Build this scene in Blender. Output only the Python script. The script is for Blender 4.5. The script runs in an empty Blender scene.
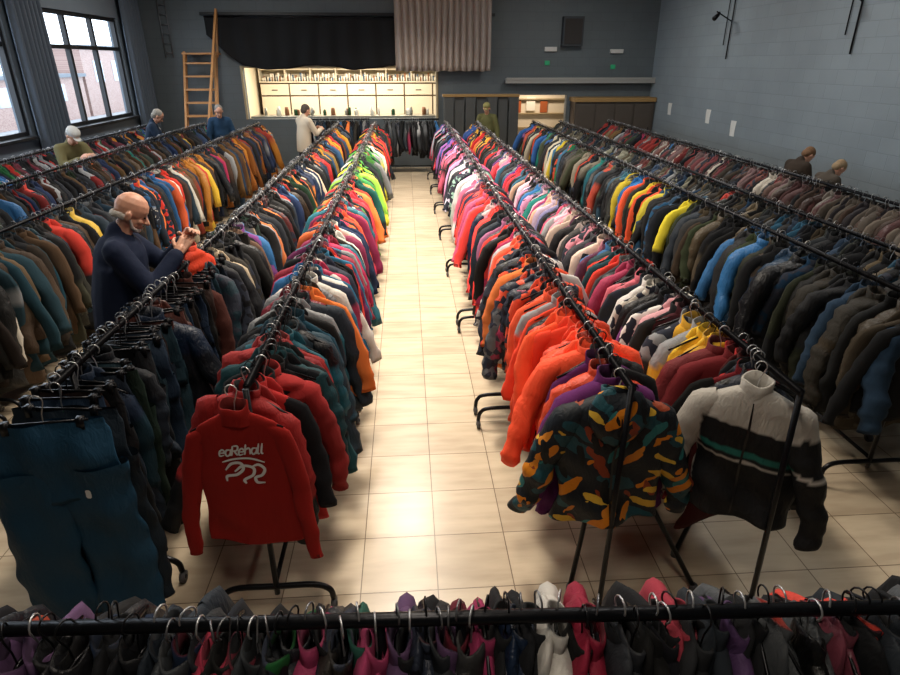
import bpy, bmesh, math, random
import numpy as np
from mathutils import Vector, Matrix
from mathutils.bvhtree import BVHTree
rng = np.random.default_rng(21)
random.seed(21)
U = lambda a, b: float(rng.uniform(a, b))
RAIL = 1.264

# ------------------------------------------------------------------ helpers
def lin(h):
    h = h.lstrip('#')
    out = []
    for i in (0, 2, 4):
        c = int(h[i:i+2], 16) / 255.0
        out.append(c / 12.92 if c <= 0.04045 else ((c + 0.055) / 1.055) ** 2.4)
    return np.array(out)

def new_mat(name):
    m = bpy.data.materials.new(name)
    m.use_nodes = True
    nt = m.node_tree
    b = nt.nodes['Principled BSDF']
    return m, nt, b

def simple(name, hexc, rough=0.6, metal=0.0, bump=0.0, bscale=30.0, var=0.0, spec=0.5, emit=0.0):
    m, nt, b = new_mat(name)
    c = lin(hexc)
    b.inputs['Base Color'].default_value = (*c, 1)
    b.inputs['Roughness'].default_value = rough
    b.inputs['Metallic'].default_value = metal
    b.inputs['Specular IOR Level'].default_value = spec
    if emit:
        b.inputs['Emission Color'].default_value = (*c, 1)
        b.inputs['Emission Strength'].default_value = emit
    tc = nt.nodes.new('ShaderNodeTexCoord')
    n = nt.nodes.new('ShaderNodeTexNoise')
    n.inputs['Scale'].default_value = bscale
    n.inputs['Detail'].default_value = 4
    nt.links.new(tc.outputs['Object'], n.inputs['Vector'])
    if var:
        mx = nt.nodes.new('ShaderNodeMix'); mx.data_type = 'RGBA'
        mx.inputs['A'].default_value = (*(c * (1 - var)), 1)
        mx.inputs['B'].default_value = (*np.minimum(c * (1 + var), 1), 1)
        nt.links.new(n.outputs['Fac'], mx.inputs['Factor'])
        nt.links.new(mx.outputs['Result'], b.inputs['Base Color'])
    if bump:
        bp = nt.nodes.new('ShaderNodeBump')
        bp.inputs['Strength'].default_value = bump
        bp.inputs['Distance'].default_value = 0.01
        nt.links.new(n.outputs['Fac'], bp.inputs['Height'])
        nt.links.new(bp.outputs['Normal'], b.inputs['Normal'])
    return m

class MB:
    def __init__(s):
        s.V = []; s.F = []; s.C = []; s.M = []; s.n = 0
    def add(s, V, F, col=(1, 1, 1, 0), mi=0):
        V = np.asarray(V, float); F = np.asarray(F, int)
        s.V.append(V); s.F.append(F + s.n); s.n += len(V)
        C = np.asarray(col, float)
        if C.ndim == 1:
            C = np.tile(C if len(C) == 4 else np.append(C, 0), (len(V), 1))
        s.C.append(C); s.M.append(np.full(len(F), mi))
    def box(s, x0, x1, y0, y1, z0, z1, mi=0, col=(1, 1, 1, 0)):
        V = [(x0,y0,z0),(x1,y0,z0),(x1,y1,z0),(x0,y1,z0),(x0,y0,z1),(x1,y0,z1),(x1,y1,z1),(x0,y1,z1)]
        F = [(3,2,1,0),(4,5,6,7),(0,1,5,4),(1,2,6,5),(2,3,7,6),(3,0,4,7)]
        s.add(V, F, col, mi)
    def build(s, name, mats, parent=None, smooth=False, bevel=0.0, col=False):
        V = np.concatenate(s.V); F = np.concatenate(s.F)
        me = bpy.data.meshes.new(name)
        me.from_pydata(V.tolist(), [], F.tolist())
        for m in mats: me.materials.append(m)
        me.polygons.foreach_set('material_index', np.concatenate(s.M).astype(np.int32))
        me.polygons.foreach_set('use_smooth', np.full(len(F), smooth))
        if col:
            a = me.color_attributes.new('Col', 'FLOAT_COLOR', 'POINT')
            a.data.foreach_set('color', np.concatenate(s.C).astype(np.float32).ravel())
        me.update()
        ob = bpy.data.objects.new(name, me)
        bpy.context.scene.collection.objects.link(ob)
        if parent: ob.parent = parent
        if bevel:
            bv = ob.modifiers.new('bev', 'BEVEL'); bv.width = bevel; bv.segments = 2; bv.limit_method = 'ANGLE'
        return ob

def empty(name, loc=(0, 0, 0), rz=0.0):
    e = bpy.data.objects.new(name, None)
    e.location = loc; e.rotation_euler = (0, 0, rz); e.empty_display_size = 0.1
    bpy.context.scene.collection.objects.link(e)
    return e

def grid_faces(nr, n, off=0):
    i = np.arange(nr - 1)[:, None]; j = np.arange(n)[None, :]
    a = i * n + j; b = i * n + (j + 1) % n
    return np.stack([a, b, b + n, a + n], -1).reshape(-1, 4) + off

def tube(pts, r, n=8, cap=True):
    P = np.asarray(pts, float)
    R = np.full(len(P), r, float) if np.isscalar(r) else np.asarray(r, float)
    if cap:
        P = np.vstack([P[:1], P, P[-1:]]); R = np.concatenate([[1e-4], R, [1e-4]])
    T = np.gradient(P, axis=0)
    if cap:
        T[0] = P[2] - P[1]; T[1] = P[2] - P[1]; T[-1] = P[-2] - P[-3]; T[-2] = P[-2] - P[-3]
    T /= np.linalg.norm(T, axis=1)[:, None] + 1e-12
    up = np.array([0, 0, 1.0]) if abs(T[:, 2]).mean() < 0.8 else np.array([1.0, 0, 0])
    t0 = T[0]; e = np.cross(t0, up)
    if np.linalg.norm(e) < 1e-3: e = np.cross(t0, np.array([0, 1.0, 0]))
    e /= np.linalg.norm(e)
    V = []
    th = np.arange(n) / n * 2 * math.pi
    for k in range(len(P)):
        e = e - T[k] * e.dot(T[k]); e /= np.linalg.norm(e) + 1e-12
        f = np.cross(T[k], e)
        V.append(P[k] + R[k] * (np.cos(th)[:, None] * e + np.sin(th)[:, None] * f))
    return np.concatenate(V), grid_faces(len(P), n)

def smoothpts(pts, k=6):
    P = [np.array(p, float) for p in pts]
    P = [2 * P[0] - P[1]] + P + [2 * P[-1] - P[-2]]
    out = []
    for i in range(1, len(P) - 2):
        for t in np.linspace(0, 1, k, endpoint=False):
            a, b, c, d = P[i-1], P[i], P[i+1], P[i+2]
            out.append(0.5 * ((2*b) + (c-a)*t + (2*a-5*b+4*c-d)*t*t + (3*b-a-3*c+d)*t**3))
    out.append(P[-2])
    return np.array(out)

# ------------------------------------------------------------------ materials
def fabric_mat(name='garment_fabric', leaf=False, rough=.6, fold=.5, fine=.5):
    m, nt, b = new_mat(name)
    N = nt.nodes; L = nt.links
    at = N.new('ShaderNodeAttribute'); at.attribute_name = 'Col'
    tc = N.new('ShaderNodeTexCoord')
    mpf = N.new('ShaderNodeMapping'); mpf.inputs['Scale'].default_value = (1.0, 1.0, .4)
    L.new(tc.outputs['Object'], mpf.inputs['Vector'])
    n1 = N.new('ShaderNodeTexNoise'); n1.noise_type = 'RIDGED_MULTIFRACTAL'; n1.inputs['Scale'].default_value = 7; n1.inputs['Detail'].default_value = 2; n1.inputs['Distortion'].default_value = 1.2
    n2 = N.new('ShaderNodeTexNoise'); n2.inputs['Scale'].default_value = 26; n2.inputs['Detail'].default_value = 4; n2.inputs['Distortion'].default_value = 1.8
    L.new(mpf.outputs[0], n1.inputs['Vector']); L.new(mpf.outputs[0], n2.inputs['Vector'])
    vo = N.new('ShaderNodeTexVoronoi'); vo.inputs['Scale'].default_value = 22
    L.new(tc.outputs['Object'], vo.inputs['Vector'])
    st = N.new('ShaderNodeMath'); st.operation = 'GREATER_THAN'; st.inputs[1].default_value = 0.5
    sep = N.new('ShaderNodeSeparateColor'); L.new(vo.outputs['Color'], sep.inputs[0]); L.new(sep.outputs[0], st.inputs[0])
    mul = N.new('ShaderNodeMath'); mul.operation = 'MULTIPLY'
    L.new(st.outputs[0], mul.inputs[0]); L.new(at.outputs['Alpha'], mul.inputs[1])
    mx = N.new('ShaderNodeMix'); mx.data_type = 'RGBA'
    mx.inputs['B'].default_value = (0.02, 0.025, 0.04, 1)
    L.new(mul.outputs[0], mx.inputs['Factor']); L.new(at.outputs['Color'], mx.inputs['A'])
    out = mx.outputs['Result']
    if leaf:
        last = None
        base = (0.005, 0.009, 0.014, 1)
        dn = N.new('ShaderNodeTexNoise'); dn.inputs['Scale'].default_value = 12
        L.new(tc.outputs['Object'], dn.inputs['Vector'])
        va = N.new('ShaderNodeVectorMath'); va.operation = 'SCALE'; va.inputs['Scale'].default_value = .05
        L.new(dn.outputs['Color'], va.inputs[0])
        vb = N.new('ShaderNodeVectorMath'); vb.operation = 'ADD'; L.new(tc.outputs['Object'], vb.inputs[0]); L.new(va.outputs[0], vb.inputs[1])
        for k, (sc, col, th, rot) in enumerate([(5.6, lin('164650'), 0.38, 0.5), (5.4, lin('257072'), 0.26, -.9), (5.2, lin('d07c12'), 0.285, -.7), (5.8, lin('8a3a1c'), 0.22, .9), (5.6, lin('d4ac38'), 0.255, .35), (5.9, lin('c87c20'), 0.2, 2.3), (6, lin('050b10'), 0.24, 1.4)]):
            mp = N.new('ShaderNodeMapping'); mp.vector_type = 'TEXTURE'
            mp.inputs['Rotation'].default_value = (0, rot, 0); mp.inputs['Scale'].default_value = (1.7, 1.0, .5)
            mp.inputs['Location'].default_value = (k * 1.37, k * .1, k * 1.3)
            L.new(vb.outputs[0], mp.inputs['Vector'])
            v = N.new('ShaderNodeTexVoronoi'); v.inputs['Scale'].default_value = sc; v.inputs['Randomness'].default_value = 1
            L.new(mp.outputs[0], v.inputs['Vector'])
            lt = N.new('ShaderNodeMath'); lt.operation = 'LESS_THAN'; lt.inputs[1].default_value = th
            L.new(v.outputs['Distance'], lt.inputs[0])
            mm = N.new('ShaderNodeMix'); mm.data_type = 'RGBA'; mm.inputs['B'].default_value = (*col, 1)
            if last is None: mm.inputs['A'].default_value = base
            else: L.new(last, mm.inputs['A'])
            L.new(lt.outputs[0], mm.inputs['Factor']); last = mm.outputs['Result']
        out = last
    L.new(out, b.inputs['Base Color'])
    b.inputs['Roughness'].default_value = rough
    b.inputs['Specular IOR Level'].default_value = 0.35
    bp = N.new('ShaderNodeBump'); bp.inputs['Strength'].default_value = fold; bp.inputs['Distance'].default_value = 0.025
    bp2 = N.new('ShaderNodeBump'); bp2.inputs['Strength'].default_value = fine; bp2.inputs['Distance'].default_value = 0.012
    L.new(n1.outputs['Fac'], bp.inputs['Height']); L.new(n2.outputs['Fac'], bp2.inputs['Height'])
    L.new(bp.outputs['Normal'], bp2.inputs['Normal']); L.new(bp2.outputs['Normal'], b.inputs['Normal'])
    return m

FAB = fabric_mat(rough=.72)
FABN = fabric_mat('nylon_fabric', rough=.42, fold=.6, fine=.7)
FABM = fabric_mat('fleece_fabric', rough=.95, fold=.3, fine=.2)
LEAF = fabric_mat('leaf_print_fabric', True)
BLACKMETAL = simple('black_steel', '15161a', 0.35, 0.6, 0.1, 60)
def hook_mat():
    m, nt, b = new_mat('hanger_hook')
    at = nt.nodes.new('ShaderNodeAttribute'); at.attribute_name = 'Col'
    nt.links.new(at.outputs['Color'], b.inputs['Base Color'])
    b.inputs['Metallic'].default_value = 0.7; b.inputs['Roughness'].default_value = 0.3
    return m
HOOK = hook_mat()
RUBBER = simple('castor_rubber', '4a4a4c', 0.6)

# ------------------------------------------------------------------ garments
SEG = {0: (24, 30, 10, 22), 1: (14, 18, 8, 13), 2: (10, 8, 6, 6), 'H': (56, 64, 26, 44)}
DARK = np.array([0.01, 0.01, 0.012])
def jacket(lod, c, c2=None, scheme=0, L=0.78, W=1.0, T=0.8, splay=0.02, Ls=0.6, puff=0.0, hood=False, pat=0.0, ph=None, colfn=None, flip=1, sw=1.0, crumple=1.0, arm=(0, 0)):
    nt, nr, ns, nk = SEG[lod]
    if ph is None: ph = rng.uniform(0, 6.28, 8)
    if c2 is None: c2 = c * 0.5
    Vs = []; Fs = []; Cs = []; n = 0
    def put(V, F, C):
        nonlocal n
        Vs.append(V); Fs.append(F + n); n += len(V)
        if C.ndim == 1: C = np.tile(C, (len(V), 1))
        Cs.append(C)
    u = [0, .05, .12, .19, .26, .55, 1]
    s = np.linspace(0, 1, nr)
    z = np.interp(s, u, [-.095, -.115, -.145, -.185, -.25, -.25 - (L - .25) * .4, -L])
    hw = np.interp(s, u, [.06, .105, .165, .205, .214, .216, .23]) * W
    ht = np.interp(s, u, [.03, .04, .048, .055, .058, .06, .064]) * T
    pf = np.abs(np.sin(z * math.pi / .085))
    if puff: hw = hw * (1 + .05 * puff * (pf - .4)); ht = ht * (1 + puff * .75 * (pf - .2))
    th = np.arange(nt) / nt * 2 * math.pi
    ct = np.sign(np.cos(th)) * np.abs(np.cos(th)) ** .75; sn = np.sign(np.sin(th)) * np.abs(np.sin(th)) ** .9
    X = hw[:, None] * ct; Y = ht[:, None] * sn; Z = np.repeat(z[:, None], nt, 1)
    q = (-Z / L)
    Y = Y + T * .018 * np.sin(11 * X + 5 * Z + ph[0]) * q + T * .022 * np.sin(24 * X + ph[1] + 2 * Z) * q ** 1.5
    X = X + .022 * math.sin(ph[2]) * q + .008 * np.sin(18 * Z + ph[3] + th)
    Z = Z + .016 * np.sin(X * 12 + ph[4]) * q
    V = np.stack([X, Y, Z], -1).reshape(-1, 3)
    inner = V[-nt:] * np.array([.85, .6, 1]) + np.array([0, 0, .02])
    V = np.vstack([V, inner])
    zz = V[:, 2]; C = np.tile(c, (len(V), 1))
    if scheme == 1: C[zz > -.32 * L / .78] = c2
    if scheme == 3: C[(zz < -.36) & (zz > -.44)] = c2
    if scheme == 4: C[zz < -.5] = c2
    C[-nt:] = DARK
    put(V, grid_faces(nr + 1, nt), C)
    for si, sd in enumerate((1, -1)):
        k = np.linspace(0, 1, nk); uu = [0, .14, .3, .5, .72, 1]
        sp = splay + .02 * math.sin(ph[5] + sd)
        cx = np.interp(k, uu, [.13, .192, .228 + .12 * sp, .246 + .5 * sp, .258 + sp, .264 + 1.5 * sp]) * W * sd
        cz = np.interp(k, uu, [-.175, -.215, -.22 - .22 * Ls, -.22 - .44 * Ls, -.22 - .7 * Ls, -.22 - Ls])
        cy = np.interp(k, uu, [0, 0, -.006, -.018, -.036, -.06]) * flip * (1 + .8 * math.sin(ph[6] + 2 * sd)) - arm[si] * np.interp(k, [0, .3, 1], [0, .1, 1])
        rx = np.interp(k, uu, [.044, .06, .062, .058, .051, .042]) * W * sw
        ry = np.interp(k, uu, [.04, .055, .06, .057, .05, .04]) * T
        wr = (.11 * np.sin(k * 30 + ph[7] + sd) + .07 * np.sin(k * 53 + ph[3])) * k * crumple
        if puff:
            pp = np.abs(np.sin(cz * math.pi / .085)); wr = wr * .4 + puff * .3 * (pp - .35)
        rx = rx * (1 + wr); ry = ry * (1 + wr)
        cen = np.stack([cx, cy, cz], 1)
        Tn = np.gradient(cen, axis=0); Tn /= np.linalg.norm(Tn, axis=1)[:, None]
        e1 = np.stack([-Tn[:, 2], np.zeros(nk), Tn[:, 0]], 1); e1 /= np.linalg.norm(e1, axis=1)[:, None]
        e2 = np.cross(Tn, e1)
        t2 = np.arange(ns) / ns * 2 * math.pi
        V = cen[:, None, :] + rx[:, None, None] * np.cos(t2)[None, :, None] * e1[:, None, :] + ry[:, None, None] * np.sin(t2)[None, :, None] * e2[:, None, :]
        V = V.reshape(-1, 3)
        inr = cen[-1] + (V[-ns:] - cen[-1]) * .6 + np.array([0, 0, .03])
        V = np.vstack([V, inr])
        C = np.tile(c, (len(V), 1))
        if scheme == 1: C[V[:, 2] > -.3] = c2
        if scheme == 2: C[:] = c2
        if scheme == 4: C[V[:, 2] < -.55] = c2
        if scheme == 3: C[(V[:, 2] < -.36) & (V[:, 2] > -.44)] = c2
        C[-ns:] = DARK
        F = grid_faces(nk + 1, ns)
        if sd < 0: F = F[:, ::-1]
        put(V, F, C)
    nc = max(8, nt // 2 * 2)
    t3 = np.arange(nc) / nc * 2 * math.pi
    R = []
    ty = max(T, .7)
    for (zc, a, b_) in [(-.13, .078, .045), (-.09, .064, .042), (-.052, .066, .044), (-.05, .057, .036), (-.1, .052, .03), (-.14, .05, .028)]:
        R.append(np.stack([a * W * np.cos(t3), b_ * ty * np.sin(t3), zc + .018 * np.sin(t3) * flip + .006 * np.sin(3 * t3 + ph[1])], 1))
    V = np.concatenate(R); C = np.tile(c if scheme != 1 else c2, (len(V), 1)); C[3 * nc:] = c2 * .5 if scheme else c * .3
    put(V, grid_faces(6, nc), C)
    if hood:
        R = []
        for (zc, yc, a, b_) in [(-.05, .03, .03, .012), (-.07, .04, .085, .03), (-.13, .055, .12, .04), (-.2, .06, .12, .045), (-.27, .055, .085, .035), (-.31, .05, .02, .01)]:
            R.append(np.stack([a * W * np.cos(t3), flip * yc * ty + b_ * ty * np.sin(t3), zc + .01 * np.cos(2 * t3)], 1))
        V = np.concatenate(R); put(V, grid_faces(6, nc), c if scheme != 1 else c2)
    V = np.concatenate(Vs); F = np.concatenate(Fs); C = np.concatenate(Cs)
    if crumple:
        q = np.clip((-V[:, 2] - .15) / .5, 0, 1.2); X, Y, Z = V.T
        V = np.stack([X + crumple * q * (.012 * np.sin(9 * Z + ph[4]) + .006 * np.sin(23 * Z + 40 * Y + ph[0])),
                      Y + crumple * q * T * (.016 * np.sin(13 * Z + 7 * X + ph[5]) + .009 * np.sin(31 * Z + 19 * X + ph[6])),
                      Z], 1)
    if colfn is not None: C = colfn(V, C)
    C = np.hstack([C, np.full((len(C), 1), pat)])
    return V, F, C

def pants(lod, c, L=1.1, W=1.0, T=.8, ph=None, full=1.0):
    nt, nr, ns, nk = SEG[lod]
    if ph is None: ph = rng.uniform(0, 6.28, 6)
    Vs = []; Fs = []; Cs = []; n = 0
    def loft(cen, a, b_, m):
        nonlocal n
        t = np.arange(m) / m * 2 * math.pi
        V = np.stack([cen[:, 0, None] + a[:, None] * np.cos(t), cen[:, 1, None] + b_[:, None] * np.sin(t), np.repeat(cen[:, 2, None], m, 1)], -1)
        V = V.reshape(-1, 3)
        V[:, 1] += .010 * T * np.sin(V[:, 0] * 34 + V[:, 2] * 4 + ph[0]) + .006 * np.sin(V[:, 2] * 22 + V[:, 0] * 12 + ph[1])
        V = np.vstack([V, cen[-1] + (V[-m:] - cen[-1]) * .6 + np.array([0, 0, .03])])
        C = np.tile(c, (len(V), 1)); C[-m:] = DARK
        Vs.append(V); Fs.append(grid_faces(len(cen) + 1, m) + n); Cs.append(C); n += len(V)
    k = np.linspace(0, 1, max(6, nr // 3))
    zz = -.09 - k * .36
    a = np.interp(k, [0, .12, .16, 1], [.185, .188, .2, .215]) * W
    b_ = np.interp(k, [0, .16, 1], [.022, .04, .055]) * T
    loft(np.stack([k * 0, .01 * np.sin(8 * k + ph[0]), zz], 1), a, b_, nt)
    for sd in (1, -1):
        k = np.linspace(0, 1, nr)
        zz = -.3 - k * (L - .3)
        cen = np.stack([sd * (.105 + .012 * k + .006 * np.sin(9 * k + ph[1])) * W, .012 * np.sin(6 * k + ph[2] + sd) + .01 * sd, zz], 1)
        a = np.interp(k, [0, .4, .9, 1], [.11, .108, .11, .118]) * W * full * (1 + .04 * np.sin(30 * k + ph[3]))
        b_ = np.interp(k, [0, .5, 1], [.055, .05, .055]) * T * (1 + .08 * np.sin(22 * k + ph[4]))
        loft(cen, a, b_, ns + 6)
    C = np.concatenate(Cs); C = np.hstack([C, np.zeros((len(C), 1))])
    return np.concatenate(Vs), np.concatenate(Fs), C

def hook(lod):
    m = 9 if lod in (0, 'H') else 5
    a = np.linspace(math.radians(-50), math.radians(185), m)
    P = [(-.024 * math.cos(t), 0, .012 + .026 * math.sin(t)) for t in a]
    P += [(0.006, 0, -.045), (0, 0, -.11)]
    return tube(P, .0027, 4 if lod != 0 else 5, cap=False)

def hangerbar(lod):
    P = smoothpts([(-.19, 0, -.175), (-.1, 0, -.13), (0, 0, -.092), (.1, 0, -.13), (.19, 0, -.175)], 3)
    return tube(P, .006, 5)
def clipbar():
    V, F = tube([(-.17, 0, -.085), (.17, 0, -.085)], .005, 6)
    Vs = [V]; Fs = [F]; n = len(V)
    for x in (-.14, .14):
        mb = MB(); mb.box(x - .014, x + .014, -.014, .014, -.125, -.072)
        Vs.append(mb.V[0]); Fs.append(mb.F[0] + n); n += 8
    return np.concatenate(Vs), np.concatenate(Fs)

def xf(V, ang, pos):
    ca, sa = math.cos(ang), math.sin(ang)
    return np.stack([V[:, 0] * ca - V[:, 1] * sa, V[:, 0] * sa + V[:, 1] * ca, V[:, 2]], 1) + np.asarray(pos)

def jit(c, a=.22):
    c = c * .93 + c.mean() * .07
    return np.clip(c * U(1 - a, 1 + a) + U(-.006, .006), .003, 1)

def rack_frame(parent, length, hwid=.28, joint=1.75, skip_first=False, rr=.0165, y0=.1):
    mb = MB()
    V, F = tube([(0, -.04, RAIL), (0, length + .04, RAIL)], rr, 12); mb.add(V, F)
    n = max(1, round(length / joint)); st = length / n
    ys = []
    for i in range(n):
        ys += [i * st + (y0 if i == 0 else .1), (i + 1) * st - .1]
    for i, y in enumerate(ys):
        if skip_first and i == 0: continue
        V, F = tube([(0, y, .12), (0, y, RAIL)], .014, 8); mb.add(V, F)
        P = smoothpts([(-hwid, y, .07), (-hwid + .015, y, .13), (-hwid + .09, y, .165), (0, y, .165), (hwid - .09, y, .165), (hwid - .015, y, .13), (hwid, y, .07)], 4)
        V, F = tube(P, .015, 8); mb.add(V, F)
        for sx in (-1, 1):
            V, F = tube([(sx * hwid - .012, y, .033), (sx * hwid + .012, y, .033)], .033, 14)
            mb.add(V, F, mi=1)
            V, F = tube([(sx * hwid - .016, y, .033), (sx * hwid + .016, y, .033)], .012, 8)
            mb.add(V, F, mi=0)
    for i in range(n):
        if skip_first and i == 0: continue
        V, F = tube([(0, ys[2*i], .19), (0, ys[2*i+1], .19)], .012, 8); mb.add(V, F)
    return mb.build('frame', [BLACKMETAL, RUBBER], parent, smooth=True)

DARKS = ['101216', '14161a', '1a1e26', '20242a', '241f1a', '0d0f12', '182430', '2c2c2c']
BRIGHT = ['c83020', 'e07020', 'd8b020', '2868a0', '187068', 'a02850', 'c8c4bc', '48883c', '703878', '8a8c90']
def rack(loc, length, zones, ang=0.0, spacing=.053, hwid=.28, start=0.0, W=1.0, T=.85, L0=.8, skip_first=False, rr=.0165, y0=.1, dk=.18, br=.07, zj=0.0, longs=.08):
    e = empty('clothing_rack', (loc[0], loc[1], 0), ang)
    rack_frame(e, length, hwid, skip_first=skip_first, rr=rr, y0=y0)
    g = MB(); h = MB()
    y = start
    ca, sa = math.cos(ang), math.sin(ang)
    prev = None
    while y < length - .02:
        for z in zones:
            if y <= z[0]: zone = z; break
        pal, opt = zone[1], (zone[2] if len(zone) > 2 else {})
        wy = loc[1] + y * ca; wx = loc[0] - y * sa
        d = math.hypot(wx, wy)
        lod = 0 if d < 4.8 else (1 if d < 9 else 2)
        rr_ = random.random()
        pure = opt.get('pure', False)
        if rr_ < dk and not pure: hx = random.choice(DARKS)
        elif rr_ < dk + br and not pure: hx = random.choice(BRIGHT)
        else:
            hx = random.choice(pal)
            if hx == prev: hx = random.choice(pal)
        prev = hx
        c = jit(lin(hx))
        dens = opt.get('dens', 1.0)
        yaw = float(np.clip(rng.normal(0, .19), -.5, .5))
        off = (U(-.035, .035), y, RAIL + (U(0, zj) if random.random() < .5 else 0))
        r = random.random()
        mi = 0 if r < .42 else (1 if r < .66 else 2)
        if random.random() < opt.get('pants', 0):
            V, F, C = pants(lod, c, L=U(.92, 1.12), W=U(.85, 1.0), T=U(.55, .8))
            g.add(xf(V, yaw, off), F, C, mi=0)
            V, F = clipbar(); h.add(xf(V, yaw, off), F, (.012, .012, .014, 0))
        else:
            r = random.random()
            scheme = 0 if r < .58 else (1 if r < .74 else (2 if r < .82 else (3 if r < .89 else 4)))
            c2 = jit(lin(random.choice(pal + ['101216', '101216', '101216', '8a8d90'])))
            Lg = U(L0 - .2, L0 + .08)
            if random.random() < longs: Lg += .18
            puff = opt.get('puff', .2)
            thin = random.random() < .35
            arm = (U(-.03, .10) if random.random() < .3 else 0, U(-.03, .10) if random.random() < .3 else 0)
            V, F, C = jacket(lod, c, c2, scheme, L=Lg, W=W * U(.82, 1.1), T=T * (U(.5, .7) if thin else U(.75, 1.25)), splay=U(-.04, .055), Ls=U(.42, .62) * max(1, L0 / .85),
                             puff=U(.6, 1.0) if (not thin) and random.random() < puff and lod != 2 else 0, hood=random.random() < .45, pat=1.0 if random.random() < opt.get('pat', .06) else 0.0, arm=arm)
            V = V.copy(); V[:, 1] += -V[:, 2] * U(-.1, .1)
            rl = U(-.09, .09); V = np.stack([V[:, 0] * math.cos(rl) - V[:, 2] * math.sin(rl), V[:, 1], V[:, 0] * math.sin(rl) + V[:, 2] * math.cos(rl)], 1)
            g.add(xf(V, yaw, off), F, C, mi=2 if thin else mi)
            if lod == 0:
                V, F = hangerbar(0); h.add(xf(V, yaw, off), F, (.012, .012, .014, 0))
        hc = random.choice([(.5, .5, .51, 0), (.5, .5, .51, 0), (.02, .02, .022, 0), (.02, .02, .022, 0), (.2, .2, .21, 0)])
        V, F = hook(lod); h.add(xf(V, yaw + U(-.3, .3) + (math.pi if random.random() < .4 else 0), off), F, hc)
        y += spacing * U(.5, 1.55) / dens
    g.build('hanging_garments', [FAB, FABN, FABM], e, smooth=True, col=True)
    h.build('hangers', [HOOK], e, smooth=True, col=True)
    return e

DK = ['101216', '15181e', '1a2230', '20242a', '242018', '101216', '1c3040']
L1 = [(.25, ['a01414', 'b01a16', '8a1010'], {'pure': 1}), (.6, ['8a1414', '701018', '101418', '0f4048', 'a81a18']), (1.5, ['0f4a58', '123848', '481828', '701428', '101418', '185868', '0d2838', '0c2430']),
      (2.6, ['a81848', '185878', '101a30', '801830', '286888', '5a1848', '101418', 'b8b4ac']), (4.2, ['b82018', 'c84828', '206878', 'd0d0c8', '802048', '182848', 'e06828', '101418', 'c02848'], {'pat': .1}),
      (5.6, ['d03018', 'e87828', '101418', 'c82838', '487828', '186058', '101418']), (8.6, ['58a828', '88c838', '207838', 'e8e0c8', '38a050', 'd8d028', '101418', '4a9838', '183828']),
      (99, ['c82820', 'e0b020', 'e87020', '101418', '2c5828', 'b02828', '182028'])]
L2 = [(1.9, ['0d1c2b', '12303c', '101216', '15181e', '201816', '1a2c24', '2c1c18', '0f2438', '401810'], {'pants': .8, 'pure': 1}), (3.2, ['101216', '15181e', '2a2620', '101216', '6a5040', '1a2c24', 'a89880'], {'pants': .35}),
      (4.6, ['101216', '202428', 'c8703a', '182838', '101216', '582020', '1c1c20', '788088']), (7, ['101216', 'a82018', '182848', '1c3828', '101216', 'c87020', '302820', 'd8b8a0']),
      (99, ['d8a020', 'c86018', 'b02020', '182840', '101216', '8a6820', '284868', '181818', '6a3820'])]
L3 = [(1.9, ['101216', '181818', '2c2420', '1c2028', '38342c', 'd0c8b8', '24201c']), (3.6, ['3a2c20', '2c241c', '163844', '101216', '4a3828', '24241c', '38382c', '5a4a38'], {'puff': .4}), (4.8, ['302820', '382c20', '101216', '4a2018', '1c3040', '504028', '281c18']),
      (6.5, ['285888', 'c82818', '183040', '101216', 'b84818', '3a2820', '182028', '503820', 'c8c4b8']), (99, ['b07018', '8a5018', '402818', '101216', '183048', '8a2818', '282828', '5a4020', '182848'])]
L4 = [(5, ['101216', '182028', '402820', '182848', '6a1818', '202c20', '503c28']), (99, ['182848', '203858', '101216', '4a3820', '702020', '1c3028', '382818'])]
L5 = [(99, ['b82820', '285088', 'c08020', '287040', '101216', '182028', '702838', '283848', 'a0a0a0', '402828'])]
ORG = ['f04818', 'e84018', 'f05020', 'e83c18', 'ee4a1c', 'f04818', 'e84414', '601450', '101216']
R1 = [(.42, ['101216', '581858', 'e04418', '101216'], {'pure': 1}), (1.45, ORG, {'puff': .6, 'dens': .85, 'pure': 1}), (2.5, ['c8c4c0', '101216', '606468', 'e04820', '902048', '303438', 'a8a09c'], {'pat': .4, 'puff': .4, 'dens': .9}),
      (3.4, ['101216', '202838', 'c82820', '885070', 'a8a4a8', '282c30', 'e04828']), (5, ['c82028', 'e83028', 'c04870', '101216', '5a2040', '182840', 'b09898']),
      (8.5, ['c888b8', 'd8a0c0', 'c8c0d8', 'd0d0d0', '88b0a0', 'b05090', 'd85878', '8878b0', '202028', '303040'], {'pat': .15}), (99, ['583888', '284888', '101216', 'b82838', '885098', '98b0c0', 'c04868'])]
R2 = [(.35, ['101216', '202428', '701820'], {'pure': 1}), (.6, ['b81818', '981418', '701018', '501010'], {'pure': 1}), (.9, ['e0b010', 'c89810', 'e8c020', 'd8a818'], {'pure': 1}), (1.6, ['d8d4c8', 'c89098', '101216', '282c30', 'e0dcd8', '481c24'], {'pat': .2}),
      (2.4, ['101216', 'c86070', '383c40', 'c83020', '184048', '181818', 'e05020', '202020'], {'puff': .4}), (3.6, ['c88090', '101216', 'd0b8a8', '282830', 'a83050', '583048', '8a7c78'], {'pat': .1}),
      (5.8, ['c888b0', 'd8b0c0', 'c0b0c8', 'c8a088', '903060', '202028', 'c04868', '6a6890', '303030'], {'pat': .1}), (8, ['c82838', '602870', '101216', 'd06888', '285870', 'b8b0b0']), (99, ['d8a020', '101216', '284888', 'b82020', '202028', '286048', 'c85818'])]
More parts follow.
